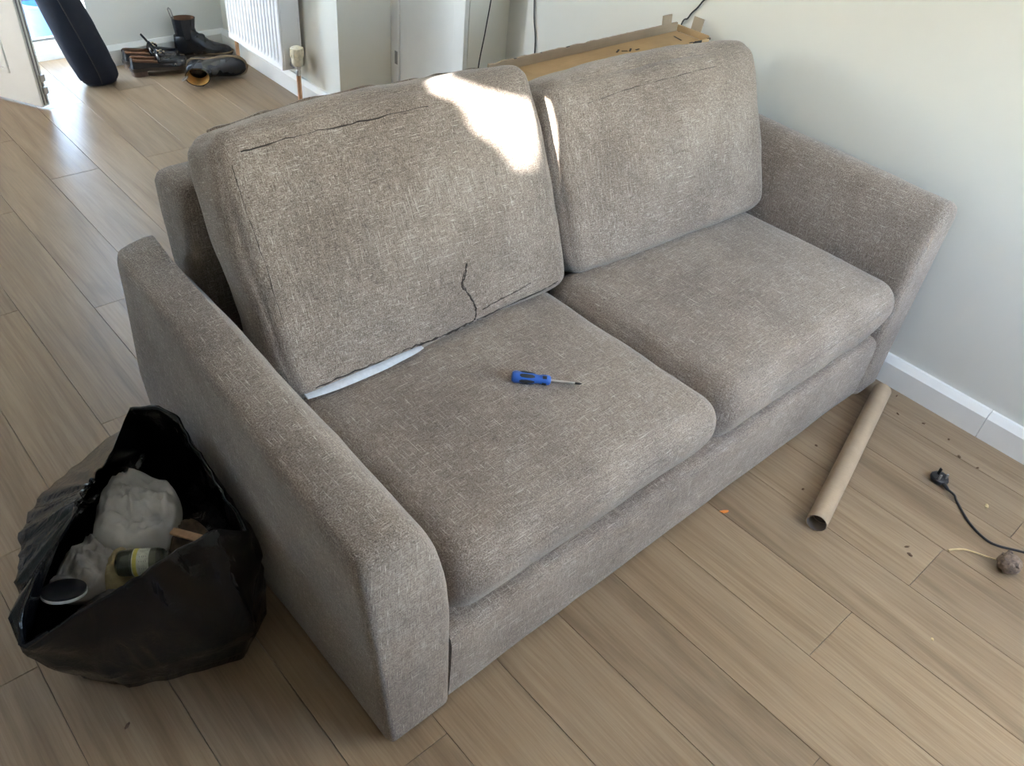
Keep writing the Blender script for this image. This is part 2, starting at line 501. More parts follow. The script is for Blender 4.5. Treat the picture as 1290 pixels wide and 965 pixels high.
# local x from hinge to free edge, local -y is the face towards the room
LW, LT, LH = .72, .045, 2.02
def leaf_bm():
    bm = BM()
    add_box(bm, 0, LW, .0, LT, 0, LH, 0, .004)
    return bm
make('leaf', leaf_bm(), M_UPVC, d1, Wd, smooth=False)
def ring_mould(bm, x0, x1, z0, z1, w, y0, y1):
    add_box(bm, x0, x1, y0, y1, z0, z0+w, 0, .003); add_box(bm, x0, x1, y0, y1, z1-w, z1, 0, .003)
    add_box(bm, x0, x0+w, y0, y1, z0+w, z1-w, 0, .003); add_box(bm, x1-w, x1, y0, y1, z0+w, z1-w, 0, .003)
    return bm
for z0, z1 in ((.13, .85), (1.0, 1.9)):
    make('panel', ring_mould(add_box(BM(), .17, LW-.17, -.008, .001, z0+.04, z1-.04, 0, .006), .13, LW-.13, z0, z1, .022, -.009, .001), M_UPVC, d1, Wd, smooth=False)
make('edge_seal', add_box(add_box(BM(), LW-.001, LW+.003, .010, .016, .01, LH), LW-.001, LW+.003, .028, .032, .01, LH), M_SEAL, d1, Wd, smooth=False)
for z0 in (.055, .11):
    make('latch', box(LW+.001, LW+.016, .020, .044, z0, z0+.032, .004), M_STEEL, d1, Wd, smooth=False)
make('door_handle', tube(BM(), [(LW-.06, -.002, 1.0), (LW-.06, -.05, 1.0), (LW-.18, -.05, 1.0)], .009), M_STEEL, d1, Wd)

# outside
struct('ground_patio', box(-8, 9, 4.71, 11, -.25, -.15), M_PATIO, label='pale paving outside the garden doorway')
struct('wall_garden', box(-8, 9, 11.0, 11.2, -.25, 1.6), M_RENDER, label='pale garden wall beyond the paving')
struct('ground_left', box(-14, -1.23, -8, 4.70, -.25, -.15), M_PATIO, label='pale paving outside the left wall')
struct('ground_front', box(-1.22, 6, -12, -1.13, -.25, -.15), M_PATIO, label='pale paving outside the front window')
struct('wall_sunblock', box(-3.65, -3.5, 1.0, 4.9, -.15, 3.0), M_RENDER, label='tall pale unseen wall added outside to block the low sun')  # unseen wall added to keep direct sun out on this side
# added unseen curtains, their slit cut to shape the sun patch on the cushion
pole = struct('sun_gobo_pole', tube(BM(), [(XL+.05, .3, 1.85), (XL+.05, 1.45, 1.85)], .011, 10), M_STEEL)
def gobo_drape(name, xo, y_edge_fn, label):
    bm = BM(); n = 26; m = 90; rings = []
    z0, z1 = .85, 1.838
    for j in range(m+1):
        z = z0+(z1-z0)*j/m; ya, yb = y_edge_fn(z)
        rows = []
        for i in range(n+1):
            y = ya+(yb-ya)*i/n
            rows.append(Vector((XL+.05+xo+.012*math.sin(y*70), y, z)))
        rings.append(rows+[p+Vector((.003, 0, 0)) for p in reversed(rows)])
    loft(bm, rings)
    return struct(name, bm, M_GOBO, label=label, smooth=True)
def lerp_table(z, tab):
    for (z0, y0), (z1, y1) in zip(tab, tab[1:]):
        if z <= z1: return y0+(y1-y0)*max(0, (z-z0)/(z1-z0))
    return tab[-1][1]
def gap(z):
    return (lerp_table(z, [(1.538, .790), (1.611, .814), (1.688, .848), (1.758, .884), (1.9, .895)]),
            lerp_table(z, [(1.530, .770), (1.538, .792), (1.558, .820), (1.589, .844), (1.644, .896), (1.666, .930), (1.685, 1.00), (1.9, 1.03)]))
gobo_drape('sun_gobo_near', 0.0, lambda z: (.32, gap(z)[0]), 'added unseen sun mask in the left window, half nearer the viewer')
gobo_drape('sun_gobo_far', .006, lambda z: (gap(z)[1], 1.43), 'added unseen sun mask in the left window, half further from the viewer')
tb = empty('plastic_tub', (1.47, 5.45, -.15))
bm = BM(); lathe(bm, [(.125, -.15), (.13, -.145), (.155, .03), (.163, .035), (.163, .045), (.150, .045), (.147, .03), (.122, -.13)], 28, Matrix.Translation((1.47, 5.45, 0)), cap=True)
make('tub_body', bm, M_TUB, tb)
make('carry_handle', tube(BM(), smooth_path([(1.315, 5.45, .03), (1.33, 5.40, .065), (1.47, 5.36, .075), (1.61, 5.40, .065), (1.625, 5.45, .03)]), .005), M_HOOP, tb)
tag(tb, 'blue plastic tub standing on the paving outside the garden doorway', 'tub')
ho = make('garden_hoop', tube(BM(), [(1.50+.22*math.cos(a), 5.72+.02*math.cos(a), -.02-.01+.20*math.sin(a)+.05) for a in [2*PI*i/40 for i in range(41)]], .016, 10), M_HOOP)
ho.location.z = -.15+.216+.001
tag(ho, 'dark rubber hoop standing upright behind the blue tub', 'hoop')

# ------------------------------------------------------------------ sofa
sofa = empty('sofa', (1.42, .70, 0))
tag(sofa, 'brown tweed two-seat sofa with a torn back cushion, against the white wall', 'sofa')

def arm_bm(prof_front, prof_back, y0, y1, n=22):
    """profile (x, z) loops blended from front to back, with a softly rounded front face."""
    bm = BM(); rings = []
    def loop(t, inset):
        pts = [Vector((a[0]*(1-t)+b[0]*t, 0, a[1]*(1-t)+b[1]*t)) for a, b in zip(prof_front, prof_back)]
        xs = [p.x for p in pts]; cx = (min(xs)+max(xs))/2; hw = (max(xs)-min(xs))/2; zt = max(p.z for p in pts)
        return [Vector((cx+(p.x-cx)*(1-inset/hw), 0, p.z*(1-inset/zt)+.3*inset*(1-p.z/zt))) for p in pts]
    L = y1-y0
    st = [(0, .026), (.003, .014), (.009, .006), (.02, .001), (.032, 0)]
    st += [(.032+(L-.06)*k/n, 0) for k in range(1, n)] + [(L-.02, .0), (L-.006, .006), (L, .02)]
    for s, ins in st:
        t = s/L
        lp = loop(t, ins)
        wob = .004
        rings.append([Vector((p.x+wob*fbm((p.x, y0+s, p.z), 5, 2.2), y0+s, p.z+(wob*fbm((p.x, y0+s, p.z), 4, 9.1) if p.z > .3 else 0))) for p in lp])
    loft(bm, rings)
    return bm

def bez(pts, per=5):
    return [(p.x, p.z) for p in smooth_path([(a, 0, b) for a, b in pts], per)]
# outer bottom -> outer top -> over the top -> inner top -> inner bottom
LF = [(.463, .016), (.448, .15), (.432, .33), (.414, .53), (.405, .60)] + bez([(.405, .60), (.410, .626), (.425, .636), (.455, .643), (.490, .645), (.525, .628), (.560, .565), (.585, .47), (.600, .36), (.608, .25)], 3)[1:] + [(.612, .12), (.614, .016)]
def lfback(p):
    x, z = p
    k = max(0, min(1, (z-.3)/.3))
    return (x+.045*k*(1 if x < .5 else .25), z*(1+.045*k))
LB = [lfback(p) for p in LF]
make('arm', arm_bm(LF, LB, .666, 1.66), M_FAB2, sofa)
RF = [(2.385, .016), (2.388, .15), (2.392, .33), (2.402, .53), (2.409, .61)] + bez([(2.409, .61), (2.404, .638), (2.385, .652), (2.355, .660), (2.32, .655), (2.292, .625), (2.272, .55), (2.262, .45), (2.256, .36), (2.252, .25)], 3)[1:] + [(2.25, .12), (2.25, .016)]
RB = [(x, z*(1+.03*max(0, min(1, (z-.3)/.3)))) for x, z in RF]
make('arm', arm_bm(RF, RB, .666, 1.66), M_FAB2, sofa)

def rbox(sx, sy, sz, r, n=(24, 8, 18), bulge=(0, 0, 0, 0, 0, 0), amp=0.0, seed=0.0, freq=5.0, corner=0.0, undercut=0.0):
    """soft cushion: box with rounded edges, bulging faces (-x,+x,-y,+y,-z,+z) and fine creases, centred."""
    bm = BM()
    h = Vector((sx/2, sy/2, sz/2))
    key = {}
    def V(p):
        k = (round(p[0], 5), round(p[1], 5), round(p[2], 5))
        if k not in key: key[k] = bm.verts.new(p)
        return key[k]
    def spread(i, m):
        t = -1+2*i/m
        return math.copysign(1-(1-abs(t))**1.35, t)
    for ax in range(3):
        a, b = [i for i in range(3) if i != ax]
        for s in (-1, 1):
            for i in range(n[a]):
                for j in range(n[b]):
                    q = []
                    for di, dj in ((0, 0), (1, 0), (1, 1), (0, 1)):
                        p = [0, 0, 0]; p[ax] = s; p[a] = spread(i+di, n[a]); p[b] = spread(j+dj, n[b]); q.append(V(p))
                    try: bm.faces.new(q)
                    except ValueError: pass
    for v in bm.verts:
        p = v.co.copy(); P = Vector((p.x*h.x, p.y*h.y, p.z*h.z))
        q = Vector([max(-h[i]+r, min(h[i]-r, P[i])) for i in range(3)])
        d = P-q
        if d.length > 1e-9: P = q+d.normalized()*min(r, d.length if sum(abs(x) > 1e-9 for x in d) == 1 else r)
        for ax in range(3):
            a, b = [i for i in range(3) if i != ax]
            w = max(0, 1-p[a]**2)**.8*max(0, 1-p[b]**2)**.8
            P[ax] += (w*bulge[2*ax+1]*max(0, p[ax]) - w*bulge[2*ax]*max(0, -p[ax]))
        if undercut and P.z < .01 and p.y < 0:
            P.y += undercut*(.01-P.z)*(-p.y)**2
        if corner:
            P.x *= 1-corner*abs(p.z)**3*abs(p.x)**2
            P.z *= 1-corner*abs(p.x)**3*abs(p.z)**2
        if amp:
            nn = P.normalized()
            P += nn*amp*fbm(P, freq, seed, 4)
        v.co = P
    return bm

# base under the cushions
def rail_bm(x0, x1):
    bm = BM(); prof = [(.70, .018), (.684, .018), (.677, .025), (.674, .05), (.672, .14), (.673, .208), (.679, .226), (.692, .235), (.71, .236), (.74, .236), (.74, .018)]
    n = 30
    loft(bm, [[Vector((x0+(x1-x0)*k/n, y+.0025*fbm((x0+(x1-x0)*k/n, y, z), 6, 4), z)) for y, z in prof] for k in range(n+1)])
    return bm
make('front_rail', rail_bm(.612, 2.252), M_FAB, sofa)
make('seat_base', box(.60, 2.262, .741, 1.655, .018, .240, .004), M_FAB2, sofa)
Wb = Matrix.Translation((1.431, 1.62, .42)) @ Matrix.Rotation(R(-4), 4, 'X')
make('back_frame', rbox(1.70, .15, .75, .03, (40, 5, 16), (0, 0, .008, .008, 0, .006), .004, 3.1), M_FAB2, sofa, Wb)
for x, y in ((.50, .72), (2.33, .72), (.50, 1.6), (2.33, 1.6)):
    make('foot', lathe(BM(), [(.022, 0), (.025, .003), (.025, .019)], 12, Matrix.Translation((x, y, 0))), M_DARKP, sofa)

TREES = {}
def cushion(name, bm, W, mat=M_FAB):
    bm.normal_update()
    TREES[name] = (BVHTree.FromBMesh(bm), W)
def on_cushion(key, u, v, axis, off=.001):
    """point on a cushion's surface in its local frame, looking along an axis ('front' or 'top')."""
    tr = TREES[key][0]
    o, d = ((u, -1, v), (0, 1, 0)) if axis == 'front' else ((u, v, 1), (0, 0, -1))
    hit = tr.ray_cast(Vector(o), Vector(d))
    if hit[0] is None:
        hit = tr.find_nearest(Vector((u, -.1, v) if axis == 'front' else (u, v, .1)))
    return hit[0]+hit[1]*off

def seam(parent, W, key, pts, axis, r=.0013, off=.0004, mat=M_THREAD, name='seam', jit=.0, step=8):
    path = []
    P = smooth_path([(a, b, 0) for a, b in pts], step)
    for i, p in enumerate(P):
        q = on_cushion(key, p.x+random.uniform(-jit, jit), p.y+random.uniform(-jit, jit), axis, off)
        path.append(q)
    rad = r if mat is M_FAB else [r*random.uniform(.35, 1.25) for _ in path]
    return make(name, tube(BM(), path, rad, 5), mat, parent, W)

# seat cushions
Ws1 = Matrix.Translation((1.004, .977, .347)) @ Matrix.Rotation(R(-0.5), 4, 'X')
bm = rbox(.795, .64, .190, .066, (40, 32, 14), (0, .004, .004, 0, 0, .018), .006, 1.0, 4, 0, .34)
cushion('seatL', bm, Ws1)
seatL = make('seat_cushion', bm, M_FAB, sofa, Ws1)
Ws2 = Matrix.Translation((1.828, .977, .345)) @ Matrix.Rotation(R(-0.8), 4, 'X')
bm = rbox(.838, .64, .190, .064, (40, 32, 14), (.004, 0, .006, 0, 0, .019), .006, 5.0, 4, 0, .30)
cushion('seatR', bm, Ws2)
seatR = make('seat_cushion', bm, M_FAB, sofa, Ws2)
for o, W, key, hx in ((seatL, Ws1, 'seatL', .795/2), (seatR, Ws2, 'seatR', .838/2)):
    seam(o, W, key, [(-hx+.05, .048), (-.1, .050), (.1, .050), (hx-.05, .048)], 'front', .0018, -.0004, M_FAB)

# back cushions
TH = R(25.5)
def back_matrix(x, y, z, t, h, lean, rz=0.0):
    rot = Matrix.Rotation(rz, 4, 'Z') @ Matrix.Rotation(-lean, 4, 'X')
    return Matrix.Translation(Vector((x, y, z))) @ rot @ Matrix.Translation((0, t/2, h/2))
Hb, Tb = .575, .17
Wc1 = back_matrix(1.022, 1.205, .446, Tb, Hb, TH)
bm = rbox(.835, Tb, Hb, .038, (46, 12, 34), (.012, .012, .040, .02, 0, .012), .011, 8.0, 4, .025)
cushion('backL', bm, Wc1)
backL = make('back_cushion', bm, M_FAB, sofa, Wc1)
backL['label'] = 'left back cushion with a split seam and a tear'
Hc, Tc = .515, .17
Wc2 = back_matrix(1.868, 1.190, .444, Tc, Hc, R(24), R(-3.5))
bm = rbox(.838, Tc, Hc, .046, (46, 12, 30), (.006, .014, .045, .02, 0, .02), .010, 14.0, 4, .03)
cushion('backR', bm, Wc2)
backR = make('back_cushion', bm, M_FAB, sofa, Wc2)
# seams of the back cushions
hx = .835/2; hz = Hb/2
seam(backL, Wc1, 'backL', [(-hx+.055, hz-.050), (-.25, hz-.046), (-.1, hz-.048), (.08, hz-.05)], 'front', .0014, -.0002, jit=.0016)
seam(backL, Wc1, 'backL', [(-hx+.030, hz-.07), (-hx+.028, hz-.14), (-hx+.030, .05), (-hx+.03, -.1)], 'front', .0010, -.0003, jit=.0012)
seam(backR, Wc2, 'backR', [(-.30, Hc/2-.075), (-.15, Hc/2-.062), (.02, Hc/2-.058), (.2, Hc/2-.055)], 'front', .0010, -.0003, jit=.001)
# tear running up from the bottom edge, split seam and lining
tz = -hz+.010
seam(backL, Wc1, 'backL', [(.075, tz+.016), (.078, tz+.05), (.068, tz+.075), (.052, tz+.10), (.045, tz+.118), (.060, tz+.135), (.070, tz+.16)], 'front', .0026, .0, name='tear', jit=.0015)
seam(backL, Wc1, 'backL', [(.062, tz+.085), (.048, tz+.125), (.066, tz+.15)], 'front', .0012, .0008, name='loose_thread', jit=.002)
seam(backL, Wc1, 'backL', [(.10, tz+.035), (.17, tz+.04), (.26, tz+.048)], 'front', .0013, .0, name='seam', jit=.001)
seam(backL, Wc1, 'backL', [(.085, tz+.012), (.18, tz+.013), (.30, tz+.016), (.36, tz+.02)], 'front', .0022, .0, name='split_seam', jit=.0012)
seam(backL, Wc1, 'backL', [(-.10, tz+.018), (-.03, tz+.012), (.03, tz+.012), (.075, tz+.014)], 'front', .0032, .0, name='split_seam', jit=.002)
seam(backL, Wc1, 'backL', [(-.36, tz+.020), (-.25, tz+.018), (-.16, tz+.018), (-.10, tz+.018)], 'front', .0016, .0004, name='split_seam', jit=.0025)

# wavy piping along the top back edge of the left back cushion
path = []
for i in range(90):
    s = i/89
    x = -hx+.05+(2*hx-.10)*s
    hit = TREES['backL'][0].ray_cast(Vector((x, .026+.008*math.sin(s*34)+.004*math.sin(s*71), 1)), Vector((0, 0, -1)))
    p = hit[0] if hit[0] is not None else Vector((x, .03, hz))
    path.append(p+Vector((0, 0, .0002+.0012*math.sin(s*41+1))))
make('piping', tube(BM(), path, [.0040+.0012*math.sin(i*.55) for i in range(90)], 7), M_FAB, backL, Wc1)

# lining showing below the split seam
bm = BM(); rings = []
for i in range(20):
    s = i/19
    x = -.385+.295*s
    q = on_cushion('backL', x, tz+.012, 'front', .002)
    w = .0105*math.sin(PI*min(1, max(.08, s*.95+.05)))**.6+.003
    top = q+Vector((0, .002, .003)); bot = q+Vector((0, -.010-.3*w, -w))
    rings.append([top, (top+bot)/2+Vector((0, -.004, -.001)), bot, bot+Vector((0, .006, 0)), top+Vector((0, .006, 0))])
loft(bm, rings)
lin = make('lining', bm, M_LINING, backL, Wc1); lin['label'] = 'white lining showing through the split seam'

# ------------------------------------------------------------------ screwdriver on the left seat cushion
def seat_z(key, x, y):
    tr, W = TREES[key]
    inv = W.inverted()
    p = inv @ Vector((x, y, 1.0)); d = (inv.to_3x3() @ Vector((0, 0, -1))).normalized()
    h = tr.ray_cast(p, d)
    return (W @ h[0]).z
za = seat_z('seatL', 1.04, .985); zb = seat_z('seatL', 1.13, .905)
P0 = Vector((1.027, .998, za+.0150)); P1 = Vector((1.146, .892, zb+.0075))
Wsd = axis_matrix(P0, P1)
sd = bpy.data.objects.new('screwdriver', None); link(sd, None, Wsd)
tag(sd, 'small blue and black screwdriver lying on the left seat cushion', 'screwdriver')
bm = BM(); lathe(bm, [(.004, -.001), (.0105, .0), (.0135, .004), (.0142, .010), (.0135, .016), (.0128, .022), (.0125, .045), (.0105, .054), (.0098, .060), (.0108, .066), (.0115, .076), (.0112, .083), (.009, .0865), (.004, .088)], 20)
make('handle', bm, M_BLUE, sd, Wsd)
bm = BM()
for k in range(6):
    a = 2*PI*k/6
    pts = []
    for z, w, o in ((.016, .0020, .0126), (.020, .0042, .0137), (.032, .0048, .0139), (.044, .0042, .0128), (.050, .0020, .0110)):
        c = Vector((math.cos(a)*o, math.sin(a)*o, z)); t = Vector((-math.sin(a), math.cos(a), 0)); r_ = Vector((math.cos(a), math.sin(a), 0))
        pts.append([c-t*w-r_*.003, c-t*w*.8+r_*.0008, c+t*w*.8+r_*.0008, c+t*w-r_*.003])
    loft(bm, pts)
make('grip', bm, M_GRIP, sd, Wsd)
bm = BM()
for k in range(4):
    a = 2*PI*k/4+.4
    c = Vector((math.cos(a)*.0105, math.sin(a)*.0105, .072)); t = Vector((-math.sin(a), math.cos(a), 0)); r_ = Vector((math.cos(a), math.sin(a), 0))
    loft(bm, [[c+t*x*.9-r_*.002+Vector((0, 0, z)) for x, z in ((-.005, -.005), (.005, -.005), (.005, .006), (-.005, .006))], [c+t*x*.8+r_*.0016+Vector((0, 0, z)) for x, z in ((-.004, -.004), (.004, -.004), (.004, .005), (-.004, .005))]])
make('thumb_pad', bm, M_GRIP, sd, Wsd)
make('shaft', lathe(BM(), [(.0028, .086), (.0028, .142)], 12), M_STEEL, sd, Wsd)
make('tip', lathe(BM(), [(.0028, .142), (.0029, .150), (.0016, .156), (.0006, .159)], 8), M_BIT, sd, Wsd)

# ------------------------------------------------------------------ cardboard tube
TA, TBp = Vector((1.668, .447, .0285)), Vector((2.335, .624, .0285))
Wt = axis_matrix(TA, TBp); TL = (TBp-TA).length
tube_e = bpy.data.objects.new('cardboard_tube', None); link(tube_e, None, Wt)
tag(tube_e, 'brown cardboard tube lying on the floor against the front right sofa corner', 'tube')
bm = BM(); n = 36
loft(bm, [[Vector((r_*math.cos(2*PI*k/n), r_*math.sin(2*PI*k/n), z)) for k in range(n)] for r_, z in ((.0262, 0), (.0272, .0004), (.0278, .002), (.0278, TL-.002), (.0272, TL), (.0255, TL))], False, False)
make('outer_shell', bm, M_TUBE, tube_e, Wt)
bm = BM()
loft(bm, [[Vector((r_*math.cos(2*PI*k/n), r_*math.sin(2*PI*k/n), z)) for k in range(n)] for r_, z in ((.0262, 0), (.0250, .0006), (.0248, .004), (.0248, TL-.002), (.0255, TL))], False, False)
make('inner_wall', bm, M_TUBEIN, tube_e, Wt)
path = []
for k in range(60):
    a = 2*PI*k/24
    path.append(Vector((.0240*math.cos(a), .0240*math.sin(a), .006+.10*k/60)))
make('paper_spiral', tube(BM(), path, .0011, 5), M_TUBE, tube_e, Wt)

# ------------------------------------------------------------------ plug and cable
pg = empty('power_plug', (2.133, .318, 0))
tag(pg, 'black three-pin mains plug with a trailing cable on the floor', 'plug')
_y = Vector((.49, .87, 0)).normalized(); _z = Vector((0, 0, 1)); _x = _y.cross(_z)
Wp = Matrix.Identity(4)
for _i in range(3):
    Wp[_i][0] = _x[_i]; Wp[_i][1] = _y[_i]; Wp[_i][2] = _z[_i]
Wp = Matrix.Translation((2.130, .320, .0135)) @ Wp
# local: plug face in xy, pins towards +z, cable leaves at -y
bm = BM(); out = [(-.013, -.022), (.013, -.022), (.021, -.012), (.024, .003), (.021, .016), (.013, .023), (0, .025), (-.013, .023), (-.021, .016), (-.024, .003), (-.021, -.012)]
loft(bm, [[Vector((x*k, y*k, z)) for x, y in out] for z, k in ((-.013, .62), (-.010, .86), (-.003, .99), (.002, 1.0), (.0045, .96), (.005, .9))])
make('plug_body', bm, M_CABLE, pg, Wp, sharp=60)
for x, y, w, h, l in ((0, .011, .004, .008, .022), (-.011, -.009, .0065, .004, .017), (.011, -.009, .0065, .004, .017)):
    make('pin', box(x-w/2, x+w/2, y-h/2, y+h/2, .0045, .005+l, .0006), M_BIT if y > 0 else M_STEEL, pg, Wp, smooth=False)
ca = Wp @ Vector((0, -.021, -.003)); cb = Wp @ Vector((0, -.042, -.004))
make('strain_relief', tube(BM(), [ca, (ca+cb)/2, cb], [.0062, .0055, .0042], 10), M_CABLE, pg)
cpath = smooth_path([cb, (cb.x-.004, cb.y-.022, .008), (2.092, .245, .0036), (2.044, .187, .0034), (2.023, .135, .0034), (2.028, .100, .0034), (2.063, .044, .0034), (2.11, -.05, .0034), (2.14, -.22, .0034), (2.24, -.50, .0034), (2.33, -.88, .0034)], 10)
make('cable', tube(BM(), cpath, .0033, 8), M_CABLE, pg)

# ------------------------------------------------------------------ dried ball with stem
db = empty('dried_seed_head', (1.963, .052, 0))
tag(db, 'round brown dried seed head with a thin pale stem, near the black cable', 'seed head')
bm = BM(); blob(bm, (1.963, .052, .0275), (.029, .029, .026), 3, .16, 3.2, 4.0)
bm2z = min(v.co.z for v in bm.verts)
bmesh.ops.translate(bm, verts=bm.verts, vec=(0, 0, -bm2z+.0002))
make('head', bm, M_BALL, db)
bm = BM()
for k in range(9):
    a = 2*PI*k/9
    blob(bm, (1.963+.021*math.cos(a), .052+.021*math.sin(a), .036+.009*math.sin(a*2)), (.008, .008, .007), 1, .3, 4, k)
make('scales', bm, M_BALL, db)
make('stem', tube(BM(), smooth_path([(1.899, .178, .0035), (1.915, .170, .0035), (1.938, .151, .0045), (1.952, .120, .0075), (1.961, .085, .014), (1.962, .075, .022)], 8), [.0035-.0022*min(1, i/36) for i in range(41)], 7), M_STRAW, db)

# ------------------------------------------------------------------ crumbs and scraps on the floor
CR = [(2.388, .590, .007, .004, 'dark crumb by the baseboard next to the sofa corner'),
      (2.308, .543, .009, .003, 'dark sliver of wood between tube and baseboard'),
      (2.334, .469, .010, .005, 'flat brown flake on the boards, third along from the sofa corner'),
      (2.33, .384, .006, .005, 'small brown crumb midway along the visible baseboard'),
      (2.281, .327, .009, .007, 'rounded crumb up the boards beyond the plug pins'),
      (2.281, .270, .006, .004, 'tiny dark crumb right of the plug near the baseboard'),
      (2.150, .183, .013, .008, 'pale curled shaving beside the black cable'),
      (1.803, .238, .012, .006, 'brown splinter lying between tube mouth and seed head stem'),
      (1.822, .256, .013, .004, 'thin dark splinter touching the brown one near the stem'),
      (1.603, .075, .006, .005, 'single black speck nearest the viewer on the pale boards'),
      (1.962, .624, .007, .005, 'dark crumb left of the tube just in front of the sofa rail'),
      (1.775, .548, .006, .004, 'reddish crumb on the boards left of the tube'),
      (.085, 1.035, .011, .005, 'dark scrap on the floor in front of the bin bag')]
for i, (x, y, a, b, lab) in enumerate(CR):
    bm = BM(); blob(bm, (x, y, 0), (a*.75, b*.75, .0024), 1, .45, 2.0, i*3.1, i*1.1)
    zmin = min(v.co.z for v in bm.verts); bmesh.ops.translate(bm, verts=bm.verts, vec=(0, 0, -zmin+.0001))
    tag(make('floor_crumb', bm, M_STRAW if 'pale' in lab else M_CRUMB), lab, 'crumb', 'crumbs scattered on the floor')
bm = BM(); blob(bm, (1.527, .635, 0), (.014, .0055, .002), 1, .5, 2, 3, 2.6)
zmin = min(v.co.z for v in bm.verts); bmesh.ops.translate(bm, verts=bm.verts, vec=(0, 0, -zmin+.0001))
tag(make('plastic_scrap', bm, M_ORANGE), 'tiny bright orange scrap on the boards by the sofa rail', 'scrap')

# ------------------------------------------------------------------ bin bag and what is in it
BC = Vector((.225, 1.215))
def polar(pts):
    q = sorted(((math.atan2(p[1]-BC.y, p[0]-BC.x) % (2*PI), math.hypot(p[0]-BC.x, p[1]-BC.y), p[2]) for p in pts))
    def f(a):
        a %= 2*PI
        for i in range(len(q)):
            a0, r0, z0 = q[i]; a1, r1, z1 = q[(i+1) % len(q)]
            if i == len(q)-1:
                a1 += 2*PI
                if a < a0: a += 2*PI
            if a0 <= a <= a1:
                t = (a-a0)/max(1e-6, a1-a0)
                # chord interpolation in the plane keeps straight rim edges straight
                p = Vector((r0*math.cos(a0), r0*math.sin(a0))); d = Vector((r1*math.cos(a1), r1*math.sin(a1)))-p
                u = Vector((math.cos(a), math.sin(a)))
                den = d.x*u.y-d.y*u.x
                s_ = -(p.x*u.y-p.y*u.x)/den if abs(den) > 1e-9 else t
                s_ = max(0, min(1, s_))
                return (p+d*s_).length, z0+(z1-z0)*s_
        return q[0][1], q[0][2]
    return f
RIM = polar([(-.012, 1.09, .30), (.008, 1.128, .34), (.046, 1.149, .38), (.128, 1.198, .42), (.205, 1.262, .435), (.262, 1.302, .45), (.335, 1.392, .46), (.375, 1.350, .47), (.402, 1.315, .455), (.398, 1.258, .43), (.402, 1.15, .385), (.398, 1.04, .36), (.345, 1.045, .40), (.250, 1.056, .385), (.167, 1.063, .36), (.072, 1.082, .325)])
MID = polar([(.420, 1.06, .27), (.35, 1.005, .26), (.20, 1.035, .25), (.07, 1.078, .25), (-.012, 1.105, .26), (-.004, 1.165, .31), (.072, 1.335, .31), (.125, 1.412, .31), (.30, 1.50, .31), (.37, 1.505, .31), (.412, 1.44, .30), (.424, 1.25, .28)])
LOW = polar([(.432, 1.09, .10), (.35, 1.005, .10), (.20, 1.045, .10), (.10, 1.09, .10), (.035, 1.15, .10), (.03, 1.25, .10), (.10, 1.40, .10), (.24, 1.49, .10), (.37, 1.49, .10), (.428, 1.40, .10), (.432, 1.25, .10)])
BOT = polar([(.428, 1.10, 0), (.33, 1.03, 0), (.20, 1.075, 0), (.12, 1.115, 0), (.06, 1.19, 0), (.06, 1.26, 0), (.12, 1.38, 0), (.24, 1.46, 0), (.36, 1.46, 0), (.422, 1.38, 0), (.428, 1.22, 0)])
def blend(f, g, t, a):
    r0, z0 = f(a); r1, z1 = g(a)
    return r0+(r1-r0)*t, z0+(z1-z0)*t
NA = 200
def bag_pt(a, r, z, w, seed):
    n1 = noise.noise(Vector((math.cos(a)*3.2, math.sin(a)*3.2, z*5+seed)))
    n2 = 1-2*abs(noise.noise(Vector((math.cos(a)*4.2+z*5, math.sin(a)*4.2-z*4, z*6+seed*2))))
    n3 = 1-2*abs(noise.noise(Vector((math.cos(a)*14, math.sin(a)*14, z*9+seed*3))))
    r = r+w*(n1*.8+(n2-.3)*.75+(n3-.3)*.12)
    p = Vector((BC.x+r*math.cos(a), BC.y+r*math.sin(a), z))
    lim = .452-.05*min(1, z/.6)-.008
    if p.x > lim: p.x = lim-.12*max(0, p.x-lim)
    return p
rings = []
def ring(fn, w, seed=0.0, shrink=0.0, dz=0.0, zmin=None):
    out = []
    for k in range(NA):
        a = 2*PI*k/NA
        r, z = fn(a)
        z += dz
        if zmin is not None: z = max(z, zmin)
        out.append(bag_pt(a, r*(1-shrink), z, w, seed))
    rings.append(out)
for k in range(4): ring(lambda a, t=k/4: blend(BOT, LOW, math.sin(t*PI/2), a), .004)
for p in rings[0]: p.z = .0015
for k in range(7): ring(lambda a, t=k/7: blend(LOW, MID, t, a), .013)
for k in range(9): ring(lambda a, t=k/8: blend(MID, RIM, t, a), .014 if k < 7 else .007)
ring(RIM, .009, 0, .018, .004)
ring(RIM, .009, 0, .045, .001)
INN = lambda a: (MID(a)[0]*.92, .25)
for k in range(9):
    t = (k+1)/9
    ring(lambda a, t=t: (RIM(a)[0]*.955+(INN(a)[0]-RIM(a)[0]*.955)*t**.8, RIM(a)[1]*(1-t)+.245*t-.004), .010, .7)
for k in range(3): ring(lambda a, t=(k+1)/4: (INN(a)[0]*(1-t), .241-.008*t), .006, 1.0)
bm = BM()
vr = loft(bm, rings, True, True)
bag = empty('bin_bag', (.225, 1.215, 0))
tag(bag, 'open black plastic bin bag full of rubbish standing beside the left sofa arm', 'bag')
make('bag_body', bm, M_BAG, bag, sharp=180)
# rolled seam of the rim
make('rolled_rim', tube(BM(), [rings[20][k]+Vector((0, 0, .001)) for k in range(int(NA*.30), int(NA*.60))], [.0042+.002*math.sin(k*.7) for k in range(int(NA*.60)-int(NA*.30))], 6), M_BAG, bag)

